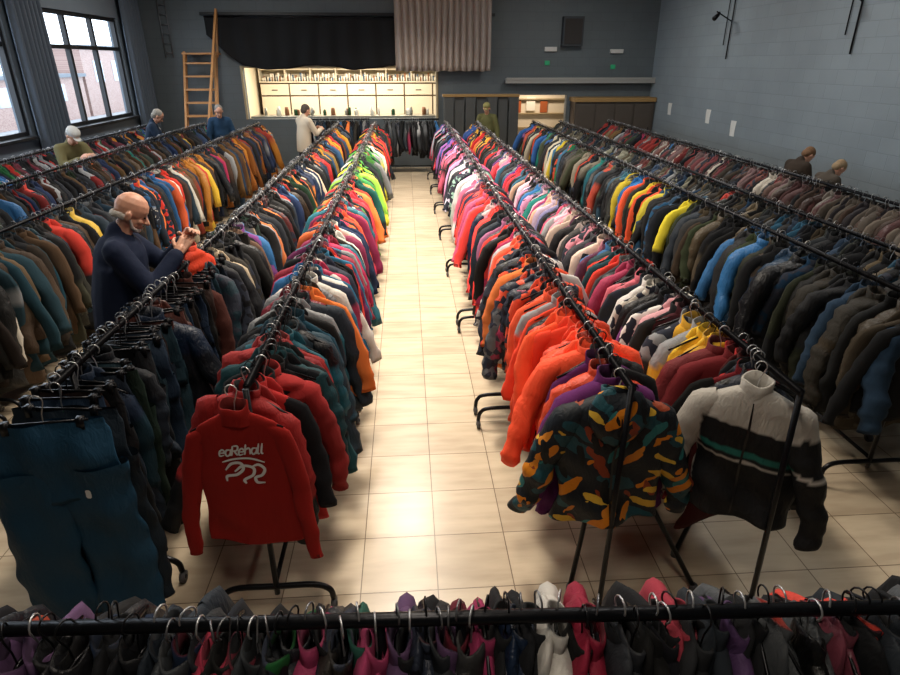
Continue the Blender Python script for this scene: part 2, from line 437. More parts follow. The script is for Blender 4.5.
R3 = [(1.6, ['101216', '181a1c', '24281c', '143048', '101216', '28241c', '0e0f12', '3a3226'], {'puff': .85, 'dens': .72, 'pure': 1}), (2.8, ['1c5888', '206090', '101216', '382c20', '1a4868', '28301c', '101216', '4a4030'], {'puff': .7, 'dens': .8}), (3.7, ['101216', '1c2024', 'c8b818', '1c4868', '101216', '2c3420', '3a2c24', '2060a0'], {'puff': .5}),
      (4.8, ['1c68a8', 'd84818', 'c8b018', '101216', '2070b0', '303430', '101216'], {'puff': .4}), (7.2, ['3c4030', '101216', '484438', '185868', '28485c', '606050', '181c20', 'a83820', '787060']), (99, ['c8b020', '285898', '101216', '287850', '404838', 'b84020', '386888', '182028', 'c8c0a8'])]
R4 = [(4, ['183048', '282c28', '101216', '3c3428', '1c4860', '202428', '584c38'], {'puff': .5}), (99, ['484438', '383c30', '101216', '28405c', '585040', '202830', '5a2c2a', '787868'])]
R5 = [(3, ['503030', '483830', '585048', '382420', '706860', '282428', '807468']), (7, ['702c2c', '6a3438', '584038', '101216', '705858', '7c4a40', '383028', 'b0a89c']), (99, ['8a2c28', '604828', '283828', '602c38', '7a6240', '202028', '686860'])]

YE = 14.6
rack((-.694, 2.33), YE - 2.33, L1, start=.07, hwid=.27, y0=-.06)
rack((-1.504, 2.40), YE - 2.4, L2, start=.0, hwid=.27)
rack((-3.26, 2.4), YE - 2.4, L3, hwid=.27, L0=1.08, W=1.15, spacing=.06, T=.95, longs=0)
rack((-4.45, 3.6), YE - 3.6, L4, hwid=.27, L0=.9)
rack((-5.5, 5.5), YE - 5.5, L5, hwid=.27)
rack((.908, 2.20), YE - 2.2, R1, start=.22, hwid=.43, W=.98, skip_first=True, T=.9)
rack((1.586, 2.12), YE - 2.12, R2, start=.28, hwid=.27, W=.98, skip_first=True, T=.9)
rack((2.906, 2.95), YE - 2.95, R3, hwid=.3, W=1.12, spacing=.063, T=1.05, dk=.25, br=.04)
rack((3.52, 3.4), YE - 3.4, R4, hwid=.25, W=.95, dk=.3, br=.03)
rack((4.66, 4.2), YE - 4.2, R5, hwid=.3, br=.02)
rack((.75, 15.35), 1.25, [(99, ['101216', '181a1c', '24282c', '1c2430', '484c50'])], ang=math.radians(90), hwid=.25)
rack((-.9, 15.5), 1.6, [(99, DK)], ang=math.radians(90), hwid=.25)
FG = ['981838', '101216', '1c5c2c', 'a83060', '101216', '601828', '182840', '184c40', '101216', '583c60', '1c1c20', 'a84028', '101216', '303438', '141820', '101216']
rack((1.55, 1.015), 3.1, [(.95, ['c83828', '101216', '4a3058', '98283a', '182028', '505458', '703040', '101216']), (99, FG)], ang=math.radians(87.8), hwid=.25, W=.95, L0=.62, spacing=.042, start=.03, T=.58, rr=.018, br=.05, dk=.2, zj=.015, longs=0)

# ------------------------------------------------------------------ hero garments at rack ends
def hero(name, pos, ang, V, F, C, mat=FAB, lean=0):
    e = empty(name, pos, ang)
    mb = MB(); V = V.copy(); V[:, 1] += -V[:, 2] * lean
    mb.add(V, F, C); mb.build('shell', [mat], e, smooth=True, col=True)
    h = MB(); v, f = hook(0); h.add(v, f, (.6, .6, .6, 0)); v, f = hangerbar(0); h.add(v, f, (.012, .012, .014, 0))
    h.build('hanger', [HOOK], e, smooth=True, col=True)
    return e, V, F

def decal(parent, V, F, V2, F2, mat, name, off=.004):
    bv = BVHTree.FromPolygons([tuple(v) for v in V], [tuple(f) for f in F])
    out = []
    for x, _, z in V2:
        hit = bv.ray_cast(Vector((x, -1, z)), Vector((0, 1, 0)))
        y = hit[0].y if hit[0] is not None else -.04
        out.append((x, y - off, z))
    mb = MB(); mb.add(out, F2); return mb.build(name, [mat], parent, smooth=True)

def ribbon(P, w):
    P = smoothpts([(x, 0, z) for x, z in P], 8)
    T = np.gradient(P, axis=0); T /= np.linalg.norm(T, axis=1)[:, None]
    Nn = np.stack([-T[:, 2], 0 * T[:, 0], T[:, 0]], 1)
    ws = w * np.interp(np.linspace(0, 1, len(P)), [0, .15, .85, 1], [.5, 1, 1, .5])[:, None]
    k = [-1, -.33, .33, 1]
    V = np.concatenate([P + Nn * ws * a for a in k])
    n = len(P); F = []
    for r in range(3):
        for i in range(n - 1):
            F.append((r*n+i, r*n+i+1, (r+1)*n+i+1, (r+1)*n+i))
    return V, np.array(F)

WHITE_PRINT = simple('white_print', 'd8d8d8', .5)
BLACK_PRINT = simple('black_print', '0c0c0e', .5)
ZIP = simple('zip_dark', '08080a', .4)
red = lin('8c140e')
V, F, C = jacket('H', red, red * .6, 0, L=.77, W=.92, T=.42, splay=.035, Ls=.6, ph=np.array([.5, 1, 2, 3, 4, 5, .6, 1.2]), sw=.78, crumple=.6)
e, V, F = hero('red_sweatshirt', (-.745, 2.24, RAIL), .02, V, F, C, FABM)
vs = []; fs = []; n = 0
def addr(P, w, sx=.92, ox=.012, oz=.02):
    global n
    v, f = ribbon([(a * sx + ox, b + oz) for a, b in P], w); vs.append(v); fs.append(f + n); n += len(v)
# interlaced emblem below the lettering
addr([(-.085, -.375), (-.055, -.345), (-.015, -.345), (-.005, -.375), (-.035, -.40), (-.08, -.405), (-.085, -.43)], .0065)
addr([(-.045, -.385), (-.005, -.36), (.04, -.375), (.035, -.41), (-.005, -.43), (.0, -.45)], .0065)
addr([(-.095, -.335), (-.04, -.322), (.03, -.325), (.095, -.35)], .0045)
addr([(.03, -.37), (.065, -.36), (.09, -.385), (.075, -.415), (.045, -.425), (.05, -.45), (.085, -.455)], .0065)
def letter(ch, ox, s=.032, oz=-.305):
    S = {'c': [[(1, .8), (.3, 1), (0, .5), (.3, 0), (1, .2)]], 'a': [[(1, .9), (.2, .9), (0, .4), (.4, 0), (.9, .3), (1, 1), (1, 0)]],
         'R': [[(0, 0), (0, 1.5)], [(0, 1.45), (.9, 1.4), (.9, .8), (0, .7)], [(.4, .7), (1.1, 0)]], 'e': [[(0, .5), (1, .55), (.6, 1), (.1, .7), (.2, .05), (1, .15)]],
         'h': [[(0, 0), (0, 1.6)], [(0, .7), (.6, 1), (.95, .6), (1, 0)]], 'l': [[(0, 1.6), (0, .2), (.4, 0)]]}[ch]
    for st in S: addr([(ox + a * s * .75 + b * s * .2, oz + b * s) for a, b in st], .004)
ox = -.105
for ch in 'eaRehall':
    letter(ch, ox); ox += .029 if ch != 'l' else .016
decal(e, V, F, np.concatenate(vs), np.concatenate(fs), WHITE_PRINT, 'chest_print')

c = lin('101a20')
V, F, C = jacket('H', c, c, 0, L=.74, W=1.1, T=1.1, splay=.05, Ls=.54, hood=True, puff=0, flip=-1, ph=np.array([2.5, .4, 0, 3, 1, 2, 1.6, 4.2]), sw=1.1)
e, V, F = hero('leaf_print_jacket', (.89, 2.28, RAIL), -.05, V, F, C, LEAF)
v, f = ribbon([(0, -.15), (.004, -.3), (0, -.45), (.003, -.6), (0, -.725)], .006)
decal(e, V, F, v, f, ZIP, 'zip', .006)

def ski(V, C):
    C = C.copy(); x, z = V[:, 0], V[:, 2]
    w = lin('aca8a0'); k = lin('0a0c10'); t = lin('1c6860')
    zb = z + .16 * x
    C[:] = k
    C[zb > -.28] = w
    C[(zb < -.40) & (zb > -.43)] = t
    C[(zb < -.45) & (zb > -.462)] = w
    sl = x < -.195
    C[sl] = w; C[sl & (z < -.72)] = k
    C[(x > .215) & (z < -.28)] = k
    C[(x > .215) & (z < -.45) & (z > -.47)] = w
    return C
V, F, C = jacket('H', lin('c8c8c8'), lin('101216'), 0, L=.77, W=1.04, T=1.0, splay=.05, Ls=.6, colfn=ski, ph=np.array([1.5, 2.4, 1, .3, 1, 2, .6, 3.2]), sw=1.1)
e, V, F = hero('ski_jacket', (1.535, 2.30, RAIL), -.5, V, F, C, FAB)
v, f = ribbon([(0, -.15), (.004, -.3), (0, -.45), (.003, -.6), (0, -.735)], .005)
decal(e, V, F, v, f, ZIP, 'zip', .006)
vs = []; fs = []; n = 0
for j, st in enumerate([[(0, 0), (0, .03)], [(0, .03), (.02, .015), (0, 0)], [(.005, 0), (.02, .03)], [(0, 0), (.018, 0), (.018, .03), (0, .03), (0, 0)], [(0, 0), (.0, .03), (.02, .03)]]):
    addr([(a, b) for a, b in st], .004, 1, -.285 + j * .004, -.46 - j * .036)
decal(e, V, F, np.concatenate(vs), np.concatenate(fs), BLACK_PRINT, 'sleeve_print', .004)

for k, (yy, cc, an, xx) in enumerate([(2.20, '0c3a54', .10, -1.49), (2.31, '0c1c28', -.1, -1.47)]):
    V, F, C = pants('H', lin(cc), L=1.12, W=1.18, T=.9, ph=np.array([1, 2, 3, .5 + k, 1.5, 0.2]), full=1.12)
    e = empty('ski_trousers', (xx, yy, RAIL), an)
    mb = MB(); mb.add(V, F, C); mb.build('cloth', [FAB], e, smooth=True, col=True)
    h = MB(); v, f = clipbar(); h.add(v, f, (.012, .012, .014, 0)); v, f = hook(0); h.add(v, f, (.3, .3, .3, 0))
    h.build('clip_hanger', [HOOK], e, smooth=True, col=True)
    if k == 0:
        v, f = ribbon([(.11, -.40), (.112, -.42), (.11, -.44)], .012)
        decal(e, V, F, v, f, WHITE_PRINT, 'label', .003)

V, F, C = jacket(0, lin('c83818'), lin('801810'), 0, L=.55, W=.8, T=.8, splay=.0, puff=.5)
hero('orange_jacket', (-1.50, 4.18, 1.42), 1.2, V, F, C)

def stand(segs):
    mb = MB()
    for P in segs:
        v, f = tube(P, .0135, 8); mb.add(v, f)
        v, f = tube([(P[-1][0], P[-1][1], 0.0), (P[-1][0], P[-1][1], .035)], .02, 10); mb.add(v, f, mi=1)
    e = empty('rack_stand'); mb.build('legs', [BLACKMETAL, RUBBER], e, smooth=True)
stand([[(.905, 2.165, RAIL + .01), (.885, 2.15, .02)], [(.9, 2.42, .75), (.78, 2.30, .02)], [(1.0, 2.5, .8), (1.42, 2.26, .02)]])
stand([[(1.59, 2.09, RAIL + .01), (1.675, 2.16, .02)], [(1.6, 2.45, .9), (1.42, 2.5, .02)]])

# ------------------------------------------------------------------ room shell
def floor_mat():
    m, nt, b = new_mat('cream_floor_tiles')
    N = nt.nodes; L = nt.links
    tc = N.new('ShaderNodeTexCoord')
    br = N.new('ShaderNodeTexBrick'); br.offset = 0
    br.inputs['Scale'].default_value = 1; br.inputs['Brick Width'].default_value = .4; br.inputs['Row Height'].default_value = .4
    br.inputs['Mortar Size'].default_value = .003; br.inputs['Mortar Smooth'].default_value = .1
    br.inputs['Color1'].default_value = (*lin('cebfa6'), 1); br.inputs['Color2'].default_value = (*lin('bfb098'), 1)
    br.inputs['Mortar'].default_value = (*lin('7a6c5a'), 1)
    mp = N.new('ShaderNodeMapping'); mp.inputs['Location'].default_value = (-.10, .05, 0)
    L.new(tc.outputs['Object'], mp.inputs['Vector']); L.new(mp.outputs[0], br.inputs['Vector'])
    n = N.new('ShaderNodeTexNoise'); n.inputs['Scale'].default_value = 2.2; n.inputs['Detail'].default_value = 6
    m2 = N.new('ShaderNodeMapping'); m2.inputs['Scale'].default_value = (1, 5, 1)
    L.new(tc.outputs['Object'], m2.inputs['Vector']); L.new(m2.outputs[0], n.inputs['Vector'])
    mx = N.new('ShaderNodeMix'); mx.data_type = 'RGBA'; mx.blend_type = 'MULTIPLY'; mx.inputs['Factor'].default_value = .6
    cr = N.new('ShaderNodeValToRGB'); cr.color_ramp.elements[0].color = (.68, .64, .62, 1); cr.color_ramp.elements[1].color = (1, 1, 1, 1)
    cr.color_ramp.elements[0].position = .35; cr.color_ramp.elements[1].position = .6
    L.new(n.outputs['Fac'], cr.inputs[0]); L.new(br.outputs['Color'], mx.inputs['A']); L.new(cr.outputs[0], mx.inputs['B'])
    L.new(mx.outputs['Result'], b.inputs['Base Color'])
    b.inputs['Roughness'].default_value = .27; b.inputs['Specular IOR Level'].default_value = .55
    bp = N.new('ShaderNodeBump'); bp.inputs['Strength'].default_value = .3; bp.inputs['Distance'].default_value = .002; bp.invert = True
    L.new(br.outputs['Fac'], bp.inputs['Height']); L.new(bp.outputs['Normal'], b.inputs['Normal'])
    return m
def wall_mat(name, hexc, axis):
    m, nt, b = new_mat(name)
    N = nt.nodes; L = nt.links
    tc = N.new('ShaderNodeTexCoord'); sp = N.new('ShaderNodeSeparateXYZ'); cb = N.new('ShaderNodeCombineXYZ')
    L.new(tc.outputs['Object'], sp.inputs[0]); L.new(sp.outputs[axis], cb.inputs[0]); L.new(sp.outputs[2], cb.inputs[1])
    br = N.new('ShaderNodeTexBrick'); br.inputs['Scale'].default_value = 1; br.inputs['Brick Width'].default_value = .4; br.inputs['Row Height'].default_value = .2
    br.inputs['Mortar Size'].default_value = .008; br.inputs['Mortar Smooth'].default_value = .6
    L.new(cb.outputs[0], br.inputs['Vector'])
    c = lin(hexc)
    br.inputs['Color1'].default_value = (*c, 1); br.inputs['Color2'].default_value = (*(c * .94), 1); br.inputs['Mortar'].default_value = (*(c * .84), 1)
    n = N.new('ShaderNodeTexNoise'); n.inputs['Scale'].default_value = 1.5; n.inputs['Detail'].default_value = 5
    L.new(tc.outputs['Object'], n.inputs['Vector'])
    mx = N.new('ShaderNodeMix'); mx.data_type = 'RGBA'; mx.blend_type = 'MULTIPLY'; mx.inputs['Factor'].default_value = .25
    L.new(br.outputs['Color'], mx.inputs['A']); L.new(n.outputs['Fac'], mx.inputs['B'])
    L.new(mx.outputs['Result'], b.inputs['Base Color']); b.inputs['Roughness'].default_value = .6
    bp = N.new('ShaderNodeBump'); bp.inputs['Strength'].default_value = .4; bp.inputs['Distance'].default_value = .004; bp.invert = True
    L.new(br.outputs['Fac'], bp.inputs['Height']); L.new(bp.outputs['Normal'], b.inputs['Normal'])
    return m
XL, XR, YB, YF, ZC = -6.1, 6.25, 16.4, -2.5, 4.6
FLOOR = floor_mat()
WR = wall_mat('blue_grey_block_wall', '8c98a0', 1)
WB = wall_mat('slate_wall', '60696e', 0)
WLm = simple('grey_plaster', '68727c', .8, var=.1, bscale=2)
CEIL = simple('ceiling_paint', '8a8a88', .8, var=.05)
mb = MB(); mb.box(XL - .2, XR + .2, YF - .2, 19.2, -.1, 0); mb.build('floor', [FLOOR])
mb = MB(); mb.box(XL - .2, XR + .2, YF - .2, 19.2, ZC, ZC + .1); mb.build('ceiling', [CEIL])
mb = MB(); mb.box(XR, XR + .2, YF - .2, YB + 2.8, 0, ZC); mb.build('wall_right', [WR])
mb = MB(); mb.box(XL - .2, XR + .2, YF - .2, YF, 0, ZC); mb.build('wall_front', [WLm])
AX0, AX1, AZ0, AZ1 = -3.9, .78, 1.2, 2.37
BX0, BX1, BZ1 = 2.83, 4.1, 1.74
mb = MB()
mb.box(XL - .2, AX0, YB, YB + .2, 0, ZC); mb.box(AX0, AX1, YB, YB + .2, AZ1, ZC); mb.box(AX0, AX1, YB, YB + .2, 0, AZ0)
mb.box(AX1, BX0, YB, YB + .2, 0, ZC); mb.box(BX0, BX1, YB, YB + .2, BZ1, ZC); mb.box(BX1, XR + .2, YB, YB + .2, 0, ZC)
mb.build('wall_back', [WB])
wins = [(4.0, 7.0), (7.8, 10.9), (11.8, 15.1)]  # first window is out of view, added to let in more light
WZ0, WZ1 = 1.4, 3.35
mb = MB()
mb.box(XL - .2, XL, YF, YB, 0, WZ0); mb.box(XL - .2, XL, YF, YB, WZ1, ZC)
ed = [YF] + [v for w in wins for v in w] + [YB]
for i in range(0, len(ed), 2): mb.box(XL - .2, XL, ed[i], ed[i + 1], WZ0, WZ1)
mb.build('wall_left', [WLm])
FR = simple('dark_window_frame', '16181c', .5)
for i, (a, b_) in enumerate(wins):
    e = empty('window_%d' % (i + 1))
    mb = MB()
    for z0, z1 in ((WZ0, WZ0 + .07), (WZ1 - .07, WZ1), (2.72, 2.79)): mb.box(XL - .12, XL - .04, a, b_, z0, z1)
    for k in range(4):
        yy = a + (b_ - a - .08) * k / 3
        mb.box(XL - .125, XL - .035, yy, yy + .08, WZ0, WZ1)
    mb.box(XL - .02, XL + .1, a, b_, WZ0 - .05, WZ0)
    mb.build('frame', [FR], e, bevel=.005)
def brickout():
    m, nt, b = new_mat('outside_brick')
    tc = nt.nodes.new('ShaderNodeTexCoord'); sp = nt.nodes.new('ShaderNodeSeparateXYZ'); cb = nt.nodes.new('ShaderNodeCombineXYZ')
    nt.links.new(tc.outputs['Object'], sp.inputs[0]); nt.links.new(sp.outputs[1], cb.inputs[0]); nt.links.new(sp.outputs[2], cb.inputs[1])
    br = nt.nodes.new('ShaderNodeTexBrick'); br.inputs['Scale'].default_value = 4
    br.inputs['Color1'].default_value = (*lin('806058'), 1); br.inputs['Color2'].default_value = (*lin('947870'), 1); br.inputs['Mortar'].default_value = (*lin('a09890'), 1)
    nt.links.new(cb.outputs[0], br.inputs['Vector']); nt.links.new(br.outputs['Color'], b.inputs['Base Color'])
    return m
e = empty('neighbouring_building')
mb = MB(); mb.box(-26, -22, 14, 47, -1, 1.6); mb.box(-26.2, -21.8, 13.8, 47.2, 1.6, 1.8, mi=1)
mb.box(-26, -22, 47.4, 66, -1, 3.4); mb.box(-26.2, -21.8, 47.3, 66.2, 3.4, 3.6, mi=1)
for yy in range(16, 46, 3): mb.box(-22.02, -21.97, yy, yy + 1.3, .2, 1.2, mi=2)
for yy in range(49, 64, 3): mb.box(-22.02, -21.97, yy, yy + 1.3, 1.2, 2.6, mi=2)
mb.build('facade', [brickout(), simple('roof_edge', '606870'), simple('outside_window', 'a0b0c0', .2)], e)
mb = MB(); mb.box(-60, XL - .2, -20, 80, -1.1, -1); mb.build('ground_outside', [simple('asphalt', '909498', .9)])

CREAM = simple('cream_cabinet', 'e0d6c2', .4)
CREAMW = simple('kitchen_wall', 'e0d6c0', .6)
SHADOWG = simple('cabinet_gap', '5a4a38', .7)
STEEL = simple('steel_worktop', 'a8a8a0', .3, .8)
CUP = simple('white_crockery', 'f0ece0', .2)
mb = MB()
mb.box(XL - .2, XR + .2, 19.1, 19.3, 0, ZC); mb.box(AX0 - .3, AX0 - .2, YB + .2, 19.1, 0, ZC); mb.box(AX1 + .9, AX1 + 1.0, YB + .2, 19.1, 0, ZC)
mb.box(AX0 - .3, AX1 + 1, YB + .2, 19.1, 2.75, 2.85)
mb.build('wall_kitchen', [CREAMW])
e = empty('kitchen_cabinet')
mb = MB()
K0, K1 = AX0 - .1, AX1 + .8
mb.box(K0, K1, 18.6, 19.05, 0, 1.98, mi=3)
n = 7; w = (K1 - K0) / n
for i in range(n):
    mb.box(K0 + i * w + .02, K0 + (i + 1) * w - .02, 18.57, 18.6, 1.66, 1.94, mi=0)
    mb.box(K0 + i * w + .02, K0 + (i + 1) * w - .02, 18.57, 18.6, .1, 1.62, mi=0)
    mb.box(K0 + (i + .4) * w, K0 + (i + .6) * w, 18.55, 18.57, 1.78, 1.8, mi=1)
mb.box(K0, K1, 18.55, 19.05, 1.98, 2.01, mi=2); mb.box(K0, K1, 18.7, 19.05, 2.30, 2.325, mi=2)
for i in range(9): mb.box(K0 + i * w * n / 8 - .012, K0 + i * w * n / 8 + .012, 18.6, 19.05, 2.01, 2.6, mi=2)
mb.build('carcass', [CREAM, BLACKMETAL, CREAMW, SHADOWG], e, bevel=.004)
mb = MB()
POTS = [CUP, simple('brown_pots', '8a5a38', .5), simple('dark_pots', '40382f', .5), simple('blue_pots', '4a6078', .4)]
for i in range(150):
    x = K0 + .08 + (K1 - K0 - .16) * (i + U(-.3, .3)) / 150; r = U(.02, .035); hgt = U(.08, .22); zb = 2.012
    v, f = tube([(x, 18.7, zb), (x, 18.7, zb + hgt * .6), (x, 18.7, zb + hgt)], [r * .7, r, r], 10); mb.add(v, f, mi=(0, 1, 0, 2, 0, 3)[i % 6])
mb.build('crockery', POTS, e, smooth=True)
e = empty('serving_counter')
mb = MB(); mb.box(AX0 + .01, AX1 - .01, YB + .22, YB + .8, AZ0, AZ0 + .05, mi=0); mb.box(AX0 + .05, AX1 - .05, YB + .26, YB + .76, 0, AZ0, mi=1)
mb.build('worktop', [STEEL, CREAM], e, bevel=.005)
mb = MB()
for i in range(26):
    x = U(AX0 + .2, AX1 - .2); r = U(.03, .06)
    v, f = tube([(x, YB + .5, AZ0 + .05), (x, YB + .5, AZ0 + .15), (x, YB + .5, AZ0 + U(.18, .27))], [r, r, r * U(.4, 1)], 10); mb.add(v, f, mi=i % 4)
mb.build('bottles', [CUP, simple('green_bottle', '285030', .2), POTS[1], STEEL], e, smooth=True)
TRIM = simple('pale_trim', 'a89878', .5)
mb = MB(); mb.box(AX0 - .05, AX1 + .05, YB - .03, YB, AZ1, AZ1 + .05); mb.box(AX0 - .05, AX0, YB - .03, YB, AZ0, AZ1); mb.box(AX1, AX1 + .05, YB - .03, YB, AZ0, AZ1)
mb.build('trim_1', [TRIM], bevel=.004)
e = empty('lobby_shelving')
mb = MB(); mb.box(2.7, 4.6, 18.2, 18.6, 0, 2.2, mi=0)
for i in range(4): mb.box(2.75, 4.55, 18.1, 18.2, .4 + i * .38, .43 + i * .38, mi=1)
mb.box(2.95, 3.25, 18.14, 18.19, 1.2, 1.55, mi=2); mb.box(3.4, 3.65, 18.14, 18.19, 1.25, 1.6, mi=3); mb.box(3.8, 4.0, 18.14, 18.19, 1.2, 1.5, mi=2)
mb.build('shelves', [CREAM, TRIM, simple('orange_card', 'a85a30', .5), CUP], e)

def curtain(name, p0, p1, ztop, zbot, amp, waves, mat, sag=None, thick=.012):
    nx, nz = waves * 8, 14
    V = []; F = []
    p0 = np.array(p0); p1 = np.array(p1); d = p1 - p0; nn = np.array([-d[1], d[0]]) / np.linalg.norm(d)
    for j in range(nz + 1):
        for i in range(nx + 1):
            t = i / nx; k = j / nz
            zt = ztop; zb = zbot + (sag(t) if sag else 0)
            o = amp * math.sin(t * waves * 2 * math.pi + .5 * math.sin(k * 3 + t * 9)) * (.7 + .4 * k)
            p = p0 + d * t + nn * o
            V.append((p[0], p[1], zt + (zb - zt) * k + .01 * math.sin(t * 40) * k))
    for j in range(nz):
        for i in range(nx):
            a = j * (nx + 1) + i; F.append((a, a + 1, a + nx + 2, a + nx + 1))
    e = empty(name); mb = MB(); mb.add(V, F); ob = mb.build('drape', [mat], e, smooth=True)
    so = ob.modifiers.new('s', 'SOLIDIFY'); so.thickness = thick
    r = MB(); v, f = tube([(p0[0], p0[1], ztop + .01), (p1[0], p1[1], ztop + .01)], .02, 8); r.add(v, f); r.build('rod', [BLACKMETAL], e, smooth=True)
    return e
BLK = simple('black_drape', '0b0d11', .9)
GRC = simple('grey_beige_curtain', 'a89c94', .8, bump=.2, bscale=8)
DGC = simple('dark_grey_curtain', '505a66', .85)
curtain('black_stage_drape', (-4.6, YB - .12), (-.15, YB - .12), 3.45, 2.5, .03, 9, BLK, sag=lambda t: -.12 + (.7 * max(0, 1 - t / .18) ** 1.3) + .05 * math.sin(t * 14))
curtain('stage_curtain', (-.2, YB - .3), (2.08, YB - .3), 4.3, 2.30, .06, 15, GRC)
curtain('window_curtain', (XL + .14, 10.9), (XL + .14, 11.8), 3.9, .9, .06, 7, DGC)
curtain('window_curtain', (XL + .14, 15.1), (XL + .14, 16.0), 3.9, .9, .06, 6, DGC)
curtain('window_curtain', (XL + .14, 7.0), (XL + .14, 7.8), 3.9, .9, .06, 6, DGC)
mb = MB(); mb.box(-4.7, 2.2, YB - .08, YB, 3.5, 3.56); mb.build('trim_2', [FR])
mb = MB(); mb.box(2.5, XR, YB - .25, YB, 2.02, 2.13); mb.box(2.5, XR, YB - .27, YB - .25, 2.1, 2.15); mb.build('trim_3', [simple('pale_board', '9c9c98', .5)], bevel=.004)

PANEL = simple('brown_panel', '4e463f', .5, var=.15, bscale=6)
GPANEL = simple('grey_panel', '4a4c4c', .5, var=.1, bscale=6)
WOOD = simple('pine_wood', 'b88450', .45, var=.2, bscale=9, bump=.1)
TAN = simple('tan_rail', '9a7a4a', .5)
e = empty('folding_partition')
mb = MB()
for i in range(7):
    x = .95 + i * .27
    mb.box(x, x + .24, 16.0 + (.05 if i % 2 else 0), 16.1 + (.05 if i % 2 else 0), .05, 1.72)
mb.box(.92, 2.82, 15.98, 16.2, 1.72, 1.78, mi=1)
for x in (.97, 2.7): mb.box(x, x + .05, 15.9, 16.3, 0, .06, mi=2)
mb.build('panels', [GPANEL, TAN, BLACKMETAL], e, bevel=.006)
e = empty('panelled_cupboard')
mb = MB(); mb.box(4.2, XR - .03, 15.9, 16.38, 0, 1.6)
for i in range(4):
    x = 4.24 + i * .49
    mb.box(x, x + .45, 15.87, 15.9, .1, 1.55, mi=0); mb.box(x + .38, x + .4, 15.85, 15.87, .8, 1.0, mi=2)
mb.box(4.17, XR - .02, 15.84, 16.39, 1.6, 1.7, mi=1)
mb.build('body', [PANEL, TAN, BLACKMETAL], e, bevel=.006)

e = empty('wooden_stepladder')
mb = MB()
DX = .35
def beam(p0, p1, w, d, mi=0):
    p0 = np.array(p0, float) + np.array([DX, 0, 0]); p1 = np.array(p1, float) + np.array([DX, 0, 0]); t = (p1 - p0) / np.linalg.norm(p1 - p0)
    a = np.array([1, 0, 0.]); b_ = np.cross(t, a); b_ /= np.linalg.norm(b_); a = np.cross(b_, t)
    V = [p + a * sx * w / 2 + b_ * sy * d / 2 for p in (p0, p1) for sx, sy in ((-1,-1),(1,-1),(1,1),(-1,1))]
    mb.add(V, [(3,2,1,0),(4,5,6,7),(0,1,5,4),(1,2,6,5),(2,3,7,6),(3,0,4,7)], mi=mi)
for x in (-5.45, -4.75): beam((x, 14.9, 0), (x, 16.1, 2.7), .05, .14)
for i in range(9):
    t = (i + .8) / 9.6; y = 14.9 + 1.2 * t; z = 2.7 * t
    mb.box(-5.43 + DX, -4.77 + DX, y - .1, y + .12, z - .02, z + .02)
beam((-4.85, 14.85, .9), (-4.6, 16.1, 3.6), .05, .07); beam((-4.72, 16.1, 2.6), (-4.6, 16.1, 3.6), .05, .05); beam((-4.8, 15.2, .6), (-4.78, 15.2, 1.6), .04, .05)
mb.box(-5.5 + DX, -4.7 + DX, 16.0, 16.38, 2.66, 2.7)
mb.build('steps', [WOOD], e, bevel=.004)
e = empty('wall_ladder'); mb = MB()
for x in (-5.62, -5.45): v, f = tube([(x, 16.33, 2.6), (x, 16.33, 3.9)], .014, 8); mb.add(v, f)
for i in range(6): v, f = tube([(-5.62, 16.33, 2.7 + i * .2), (-5.45, 16.33, 2.7 + i * .2)], .01, 8); mb.add(v, f)
mb.build('rungs', [simple('dull_metal', '6a6c70', .5, .5)], e, smooth=True)

PLW = simple('white_plastic', 'c8c8c4', .4)
def fit(name, boxes, mats, bevel=.006):
    e = empty(name); mb = MB()
    for b_ in boxes: mb.box(*b_[:6], mi=b_[6])
    mb.build('body', mats, e, bevel=bevel)
GRN = simple('green_sign', '1c7a50', .5, emit=.4)
YW = YB - .002
fit('emergency_light', [(3.45, 3.75, YB - .08, YW, 2.74, 2.84, 0)], [PLW, GRN])
fit('emergency_light', [(5.1, 5.42, YB - .08, YW, 2.7, 2.79, 0)], [PLW])
fit('exit_sign', [(3.48, 3.6, YB - .03, YW, 2.43, 2.53, 0)], [GRN])
fit('exit_sign', [(5.15, 5.27, YB - .03, YW, 2.34, 2.44, 0)], [GRN])
DGB = simple('dark_grey_box', '2c3238', .6)
fit('loudspeaker', [(3.85, 4.35, YB - .2, YW, 2.85, 3.5, 0), (3.89, 4.31, YB - .22, YB - .2, 2.9, 3.45, 1)], [DGB, simple('speaker_cloth', '33302f', .9)])
PAPER = simple('paper', 'dcdcd8', .7)
for (y, z, w, h) in [(14.9, 1.36, .2, .26), (12.9, 1.34, .19, .27), (11.8, 1.20, .19, .28)]:
    e = empty('paper_notice'); mb = MB()
    nx = 6
    V = []; F = []
    for j in range(5):
        for i in range(nx): V.append((XR - .006 - .006 * math.sin(i + j), y + w * i / (nx - 1), z + h * j / 4))
    for j in range(4):
        for i in range(nx - 1): a = j * nx + i; F.append((a, a + 1, a + nx + 1, a + nx))
    mb.add(V, F); mb.build('sheet', [PAPER], e, smooth=True)
for (y, z) in [(12.6, 3.3), (9.0, 3.35)]:
    e = empty('wall_spotlight'); mb = MB()
    v, f = tube([(XR - .03, y, z - .75), (XR - .03, y, z + .6)], .014, 8); mb.add(v, f)
    v, f = tube([(XR - .03, y, z - .1), (XR - .4, y - .1, z + .06)], .012, 8); mb.add(v, f)
    v, f = tube([(XR - .32, y - .05, z + .05), (XR - .36, y - .08, z), (XR - .45, y - .14, z - .06)], [.02, .035, .045], 12); mb.add(v, f)
    v, f = tube([(XR - .03, y + .2, z - .5), (XR - .03, y + .2, z + .5)], .01, 8); mb.add(v, f)
    mb.build('bracket', [BLACKMETAL], e, smooth=True)
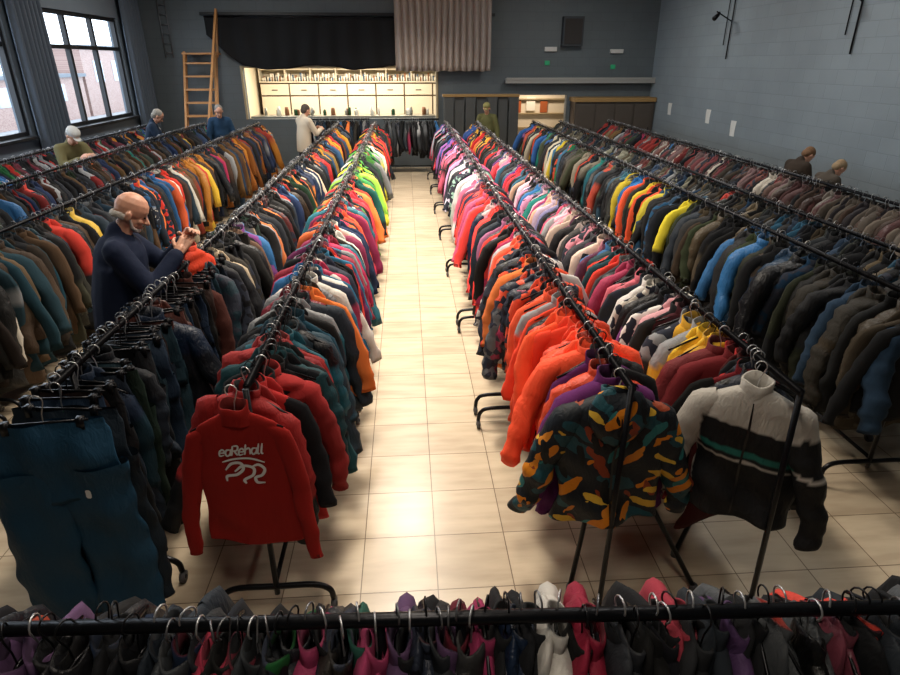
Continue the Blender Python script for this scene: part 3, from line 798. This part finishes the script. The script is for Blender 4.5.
mb = MB(); mb.box(XL, XL + .02, YF, YB, 0, .1); mb.build('baseboard_left', [FR])
mb = MB(); mb.box(XR - .02, XR, YF, YB, 0, .1); mb.build('baseboard_right', [FR])

# ------------------------------------------------------------------ people
def ell(c, r, R=None, n=16):
    th = np.linspace(0, math.pi, n // 2 + 1); th[0] = .002; th[-1] = math.pi - .002
    ph = np.arange(n) / n * 2 * math.pi
    V = np.stack([np.sin(th)[:, None] * np.cos(ph), np.sin(th)[:, None] * np.sin(ph), np.repeat(np.cos(th)[:, None], n, 1)], -1).reshape(-1, 3) * np.array(r)
    if R is not None: V = V @ np.array(R).T
    return V + np.array(c), grid_faces(len(th), n)[:, ::-1]
def cap_(p0, p1, r0, r1, n=12):
    p0 = np.array(p0, float); p1 = np.array(p1, float); d = p1 - p0; Ln = np.linalg.norm(d); d /= Ln
    P = [p0 - d * r0, p0 - d * r0 * .7, p0, p1, p1 + d * r1 * .7, p1 + d * r1]
    R = [r0 * .02, r0 * .7, r0, r1, r1 * .7, r1 * .02]
    return tube(P, R, n, cap=False)
def rotY(a): c, s = math.cos(a), math.sin(a); return np.array([[c, 0, s], [0, 1, 0], [-s, 0, c]])
def rotZ(a): c, s = math.cos(a), math.sin(a); return np.array([[c, -s, 0], [s, c, 0], [0, 0, 1]])
def remesh(name, parts, voxel, mat, parent, it=6):
    mb = MB()
    for v, f in parts: mb.add(v, f)
    ob = mb.build(name + '_src', [mat])
    r = ob.modifiers.new('r', 'REMESH'); r.mode = 'VOXEL'; r.voxel_size = voxel
    s = ob.modifiers.new('s', 'SMOOTH'); s.factor = .5; s.iterations = it
    dg = bpy.context.evaluated_depsgraph_get(); dg.update()
    me = bpy.data.meshes.new_from_object(ob.evaluated_get(dg))
    me.materials.clear(); me.materials.append(mat)
    me.polygons.foreach_set('use_smooth', np.full(len(me.polygons), True)); me.update()
    o2 = bpy.data.objects.new(name, me); bpy.context.scene.collection.objects.link(o2); o2.parent = parent
    bpy.data.objects.remove(ob)
    return o2
SKIN = simple('skin', 'cf9a80', .45, bump=.1, bscale=60, var=.06)
LIP = simple('lips', '8a4a40', .5)
EYE = simple('eye', '1a1412', .2)
SHOE = simple('shoe_leather', '14110f', .4)
def hand(wr, dr, pn, sd, curl=.9, s=1.0):
    wr = np.array(wr); dr = np.array(dr, float); dr /= np.linalg.norm(dr)
    pn = np.array(pn, float); pn -= dr * pn.dot(dr); pn /= np.linalg.norm(pn)
    lt = np.cross(pn, dr) * sd
    parts = []
    for o in (-.028, -.009, .01, .028):
        parts.append(cap_(wr + lt * o * .6 * s, wr + dr * .085 * s + lt * o * s, .015 * s, .013 * s))
    parts.append(cap_(wr - dr * .03, wr + dr * .03, .024 * s, .024 * s))
    for o, Ln in ((-.03, .062), (-.01, .078), (.011, .084), (.031, .075)):
        p = wr + dr * .085 * s + lt * o * s; a = .25
        for k, fr in enumerate((.45, .3, .25)):
            a += curl * (.35 + .2 * k)
            d = dr * math.cos(a) + pn * math.sin(a)
            q = p + d * Ln * fr * s
            parts.append(cap_(p, q, (.0098 - .001 * k) * s, (.009 - .001 * k) * s, 8)); p = q
    p = wr + dr * .02 * s + lt * .03 * s
    d1 = dr * .6 + lt * .7 + pn * .35; d1 /= np.linalg.norm(d1); q = p + d1 * .045 * s; parts.append(cap_(p, q, .014 * s, .011 * s, 8))
    d2 = dr * .8 + lt * .2 + pn * .6; d2 /= np.linalg.norm(d2); parts.append(cap_(q, q + d2 * .035 * s, .011 * s, .009 * s, 8))
    return parts

def person(name, loc, yaw, H=1.75, lean=.05, hp=.2, hands=None, coat='18202c', trous='1a1c22', hair='bald', haircol='d8d4cc', beard=None, vox=.014, coatlen=.75, stout=1.0, hat=None, hyaw=0.0):
    e = empty(name, loc, yaw); k = H / 1.75
    cm = simple('coat_' + coat, coat, .85, bump=.8, bscale=9, spec=.25); tm = simple('trousers_' + trous, trous, .8, bump=.2)
    hm = simple('hair_' + haircol, haircol, .9, bump=.8, bscale=90, var=.2)
    piv = np.array([0, 0, .95]); R = rotY(lean)
    up = lambda p: (R @ (np.array(p, float) - piv) + piv) * k
    S = stout
    P = [ell(np.array([0, 0, .93]) * k, np.array([.12 * S, .165 * S, .13]) * k)]
    for sd in (1, -1):
        hip = np.array([0, .09 * sd, .9]) * k; kn = np.array([.02, .11 * sd, .49]) * k; an = np.array([-.02, .12 * sd, .09]) * k
        P += [cap_(hip, kn, .088 * k, .062 * k), cap_(kn, an, .06 * k, .047 * k)]
    remesh('trousers', P, vox, tm, e)
    P = []
    for sd in (1, -1):
        P += [ell(np.array([.05, .12 * sd, .045]) * k, (.135 * k, .048 * k, .045 * k)), ell(np.array([-.02, .12 * sd, .07]) * k, (.06 * k, .045 * k, .06 * k))]
    remesh('shoes', P, vox * .8, SHOE, e)
    P = [ell(up((.0, 0, 1.3)), (.125 * k * S, .19 * k, .2 * k), R), ell(up((.015, 0, 1.1)), (.14 * k * S, .18 * k * S, .2 * k), R),
         ell(up((0, 0, 1.42)), (.085 * k, .15 * k, .075 * k), R)]
    m = 18; th = np.arange(m) / m * 2 * math.pi; rings = []
    for zz, a, b_ in ((coatlen + .001, .001, .001), (coatlen, .15, .2), (.9, .145, .19), (1.1, .14, .185), (1.3, .12, .18), (1.31, .001, .001)):
        rings.append(np.stack([a * S * np.cos(th), b_ * S * np.sin(th), np.full(m, zz)], 1))
    V = np.concatenate(rings)
    V = np.array([up(v) if v[2] > .95 else v * k for v in V]); P.append((V, grid_faces(6, m)))
    P.append(cap_(up((-.01, 0, 1.42)), up((-.005, 0, 1.49)), .078 * k, .07 * k))
    hp_parts = []
    if hands is None: hands = [(.12, .3, .85), (.12, -.3, .85)]
    for sd, tg in zip((1, -1), hands):
        sh = up((0, .175 * sd, 1.405)); tg = np.array(tg) * k
        a_, b2 = .3 * k, .27 * k; d = tg - sh; D = min(np.linalg.norm(d), a_ + b2 - .005); dn = d / np.linalg.norm(d)
        x = (a_**2 - b2**2 + D**2) / (2 * D); hgt = math.sqrt(max(a_**2 - x**2, 1e-5))
        pole = np.array([-.4, .6 * sd, -1.0]); pole -= dn * pole.dot(dn); pole /= np.linalg.norm(pole)
        el = sh + dn * x + pole * hgt; wr = sh + dn * D
        P += [cap_(up((0, .1 * sd, 1.42)), sh, .07 * k, .07 * k), cap_(sh, el, .078 * k, .066 * k), cap_(el, wr, .066 * k, .05 * k)]
        fd = wr - el; fd /= np.linalg.norm(fd)
        hw_ = wr + fd * .03
        pn = np.array([0, -sd, -.6]) if tg[2] > 1.1 else np.array([0, -sd, 0])
        ts = 1 if np.cross(pn, fd)[2] > 0 else -1
        if abs(np.cross(pn, fd)[2]) < .2: ts = 1 if np.cross(pn, fd)[0] > 0 else -1
        hp_parts.append(hand(hw_, fd, pn, ts, .8, 1.05 * k))
    remesh('coat', P, vox, cm, e, 8)
    for i, hpt in enumerate(hp_parts): remesh('hand_%d' % (i + 1), hpt, .0042 if vox < .012 else .006, SKIN, e, 2)
    nb = up((.01, 0, 1.49)); Rh = R @ rotZ(hyaw) @ rotY(hp)
    h = lambda p: nb + Rh @ (np.array(p, float) * k)
    E = lambda c, r, Rr=None: ell(h(c), np.array(r) * k, Rh if Rr is None else Rh @ Rr)
    P = [cap_(up((0, 0, 1.43)), h((.01, 0, .06)), .058 * k, .055 * k), E((.012, 0, .165), (.098, .076, .092)), E((.035, 0, .095), (.066, .058, .075)), E((.065, 0, .055), (.03, .03, .022)),
         cap_(h((.1, 0, .135)), h((.125, 0, .1)), .009 * k, .014 * k, 8), E((.112, 0, .098), (.012, .019, .009)), E((.093, 0, .152), (.012, .042, .007)),
         E((.09, 0, .07), (.016, .024, .006)), E((.09, 0, .062), (.014, .02, .006))]
    for sd in (1, -1):
        P += [E((.005, .08 * sd, .12), (.02, .01, .033)), E((.0, .085 * sd, .13), (.014, .008, .018)), E((.075, .04 * sd, .105), (.02, .018, .016))]
    remesh('head', P, .0055 if vox < .012 else .009, SKIN, e, 3)
    for sd in (1, -1):
        mb = MB(); v, f = E((.095, .031 * sd, .134), (.008, .010, .006)); mb.add(v, f); mb.build('eye', [EYE], e, smooth=True)
    mb = MB(); v, f = E((.104, 0, .067), (.004, .022, .0028)); mb.add(v, f); mb.build('mouth', [LIP], e, smooth=True)
    if hair == 'bald':
        P = []
        for a in np.linspace(1.85, 4.43, 14):
            P.append(E((.006 + .086 * math.cos(a), .067 * math.sin(a), .1 + .006 * math.cos(a * 3)), (.014, .012, .022)))
        remesh('hair', P, .006, hm, e, 2)
    elif hair in ('short', 'long'):
        P = [E((-.012, 0, .178), (.103, .085, .09)), E((-.05, 0, .12), (.06, .078, .075))]
        if hair == 'long': P += [E((-.05, 0, .05), (.05, .085, .11))]
        remesh('hair', P, .009, hm, e, 2)
    if beard:
        bm = simple('beard', beard, .9, bump=.9, bscale=120)
        P = [E((.07, 0, .042), (.032, .034, .022)), E((.096, 0, .083), (.01, .024, .006))]
        for sd in (1, -1): P += [cap_(h((.025, .062 * sd, .1)), h((.048, .05 * sd, .055)), .007 * k, .012 * k, 8), cap_(h((.048, .05 * sd, .055)), h((.078, .02 * sd, .04)), .012 * k, .016 * k, 8)]
        remesh('beard', P, .005, bm, e, 2)
    if hat:
        tm2 = simple('hat_' + hat, hat, .8, bump=.3, bscale=50)
        P = [E((0, 0, .2), (.108, .09, .07)), E((-.01, 0, .175), (.106, .088, .035)), E((.11, 0, .165), (.055, .06, .008))]
        remesh('cap', P, .008, tm2, e, 2)
    return e

person('bald_man', (-1.90, 3.90, 0), .25, 1.80, lean=.14, hp=.35, hyaw=.12, hands=[(.42, .08, 1.37), (.38, -.1, 1.33)], coat='0c1830', trous='14161c', hair='bald', haircol='b8b2aa', beard='c8c0b8', vox=.011, stout=1.26)
person('shopper_in_cap', (-5.0, 9.7, 0), -.6, 1.72, lean=.3, hp=.4, hands=[(.5, .12, 1.25), (.5, -.12, 1.25)], coat='6a6444', hair='short', haircol='888480', hat='c0c0bc')
person('shopper', (-5.0, 12.8, 0), .3, 1.72, lean=.25, hp=.4, hands=[(.45, .12, 1.2), (.45, -.12, 1.2)], coat='1c2c40', hair='short', haircol='a09a90')
person('shopper', (-4.0, 14.2, 0), -1.2, 1.7, lean=.15, hp=.3, coat='24405c', hair='short', haircol='8a8680')
person('shopper', (-2.2, 13.9, 0), .8, 1.70, lean=.1, hp=.3, hands=[(.4, .12, 1.2), (.4, -.12, 1.2)], coat='c8bca8', hair='short', haircol='504840')
person('shopper_in_cap', (1.92, 15.1, 0), -1.9, 1.66, lean=.1, hp=.3, coat='5a5a38', hair='short', haircol='282420', hat='7a7848')
person('shopper', (5.35, 8.5, 0), .2, 1.52, lean=.5, hp=.4, hands=[(.5, .12, 1.0), (.5, -.12, 1.0)], coat='3a3028', hair='short', haircol='7a5a40', stout=.9)
person('shopper', (5.3, 7.75, 0), .1, 1.45, lean=.5, hp=.4, hands=[(.5, .12, .95), (.5, -.12, .95)], coat='504840', hair='short', haircol='a08868', stout=.9)

# ------------------------------------------------------------------ lighting
def area(parent, loc, sx, sy, power, col, rot=(0, 0, 0), spread=180):
    l = bpy.data.lights.new('lamp', 'AREA'); l.shape = 'RECTANGLE'; l.size = sx; l.size_y = sy; l.energy = power; l.color = col; l.spread = math.radians(spread)
    o = bpy.data.objects.new('lamp', l); o.location = loc; o.rotation_euler = rot; bpy.context.scene.collection.objects.link(o); o.parent = parent
TUBE = simple('light_tube', 'fff0dc', .5, emit=3)
def ceiling_light(x, y, power, col=(1, .88, .74), spread=180):
    e = empty('ceiling_light', (x, y, 0))
    mb = MB(); mb.box(-.3, .3, -.62, .62, ZC - .1, ZC - .002); mb.build('housing', [PLW], e, bevel=.01)
    mb = MB()
    for xx in (-.15, .15): v, f = tube([(xx, -.58, ZC - .12), (xx, .58, ZC - .12)], .018, 8); mb.add(v, f)
    mb.build('tubes', [TUBE], e, smooth=True)
    area(e, (0, 0, ZC - .16), .5, 1.2, power, col, spread=spread)
for y, p in ((0.6, 18), (2.9, 34), (5.4, 130), (8.0, 160), (10.8, 140), (13.6, 75)): ceiling_light(-.1, y, p, spread=120)  # nearest light is an added fill that brightens the foreground rack
for x in (-3.8, 3.8):
    for y, p in ((4, 48), (8.5, 85), (13, 72)): ceiling_light(x, y, p, (1, .96, .9))
e = empty('kitchen_light', (0, 0, 0))
mb = MB(); mb.box(-3.5, .6, 17.3, 17.5, 2.68, 2.74); mb.build('housing', [PLW], e)
area(e, (-1.5, 17.4, 2.66), 4, .2, 180, (1, .88, .7))
e = empty('lobby_light'); mb = MB(); mb.box(3.2, 3.8, 17.3, 17.5, 2.4, 2.5); mb.build('housing', [PLW], e); area(e, (3.5, 17.3, 2.38), .5, .3, 40, (1, .8, .6))

w = bpy.data.worlds.new('World'); bpy.context.scene.world = w; w.use_nodes = True
bg = w.node_tree.nodes['Background']; bg.inputs[0].default_value = (.76, .87, 1, 1); bg.inputs[1].default_value = 5.0

cam = bpy.data.cameras.new('Camera'); co = bpy.data.objects.new('Camera', cam)
cam.sensor_width = 36; cam.lens = 24.4; cam.clip_start = .05; cam.clip_end = 200
co.location = (0, 0, 2.5); co.rotation_euler = (math.radians(90 - 24.3), 0, math.radians(-3.93))
bpy.context.scene.collection.objects.link(co); bpy.context.scene.camera = co
bpy.context.scene.view_settings.view_transform = 'Standard'
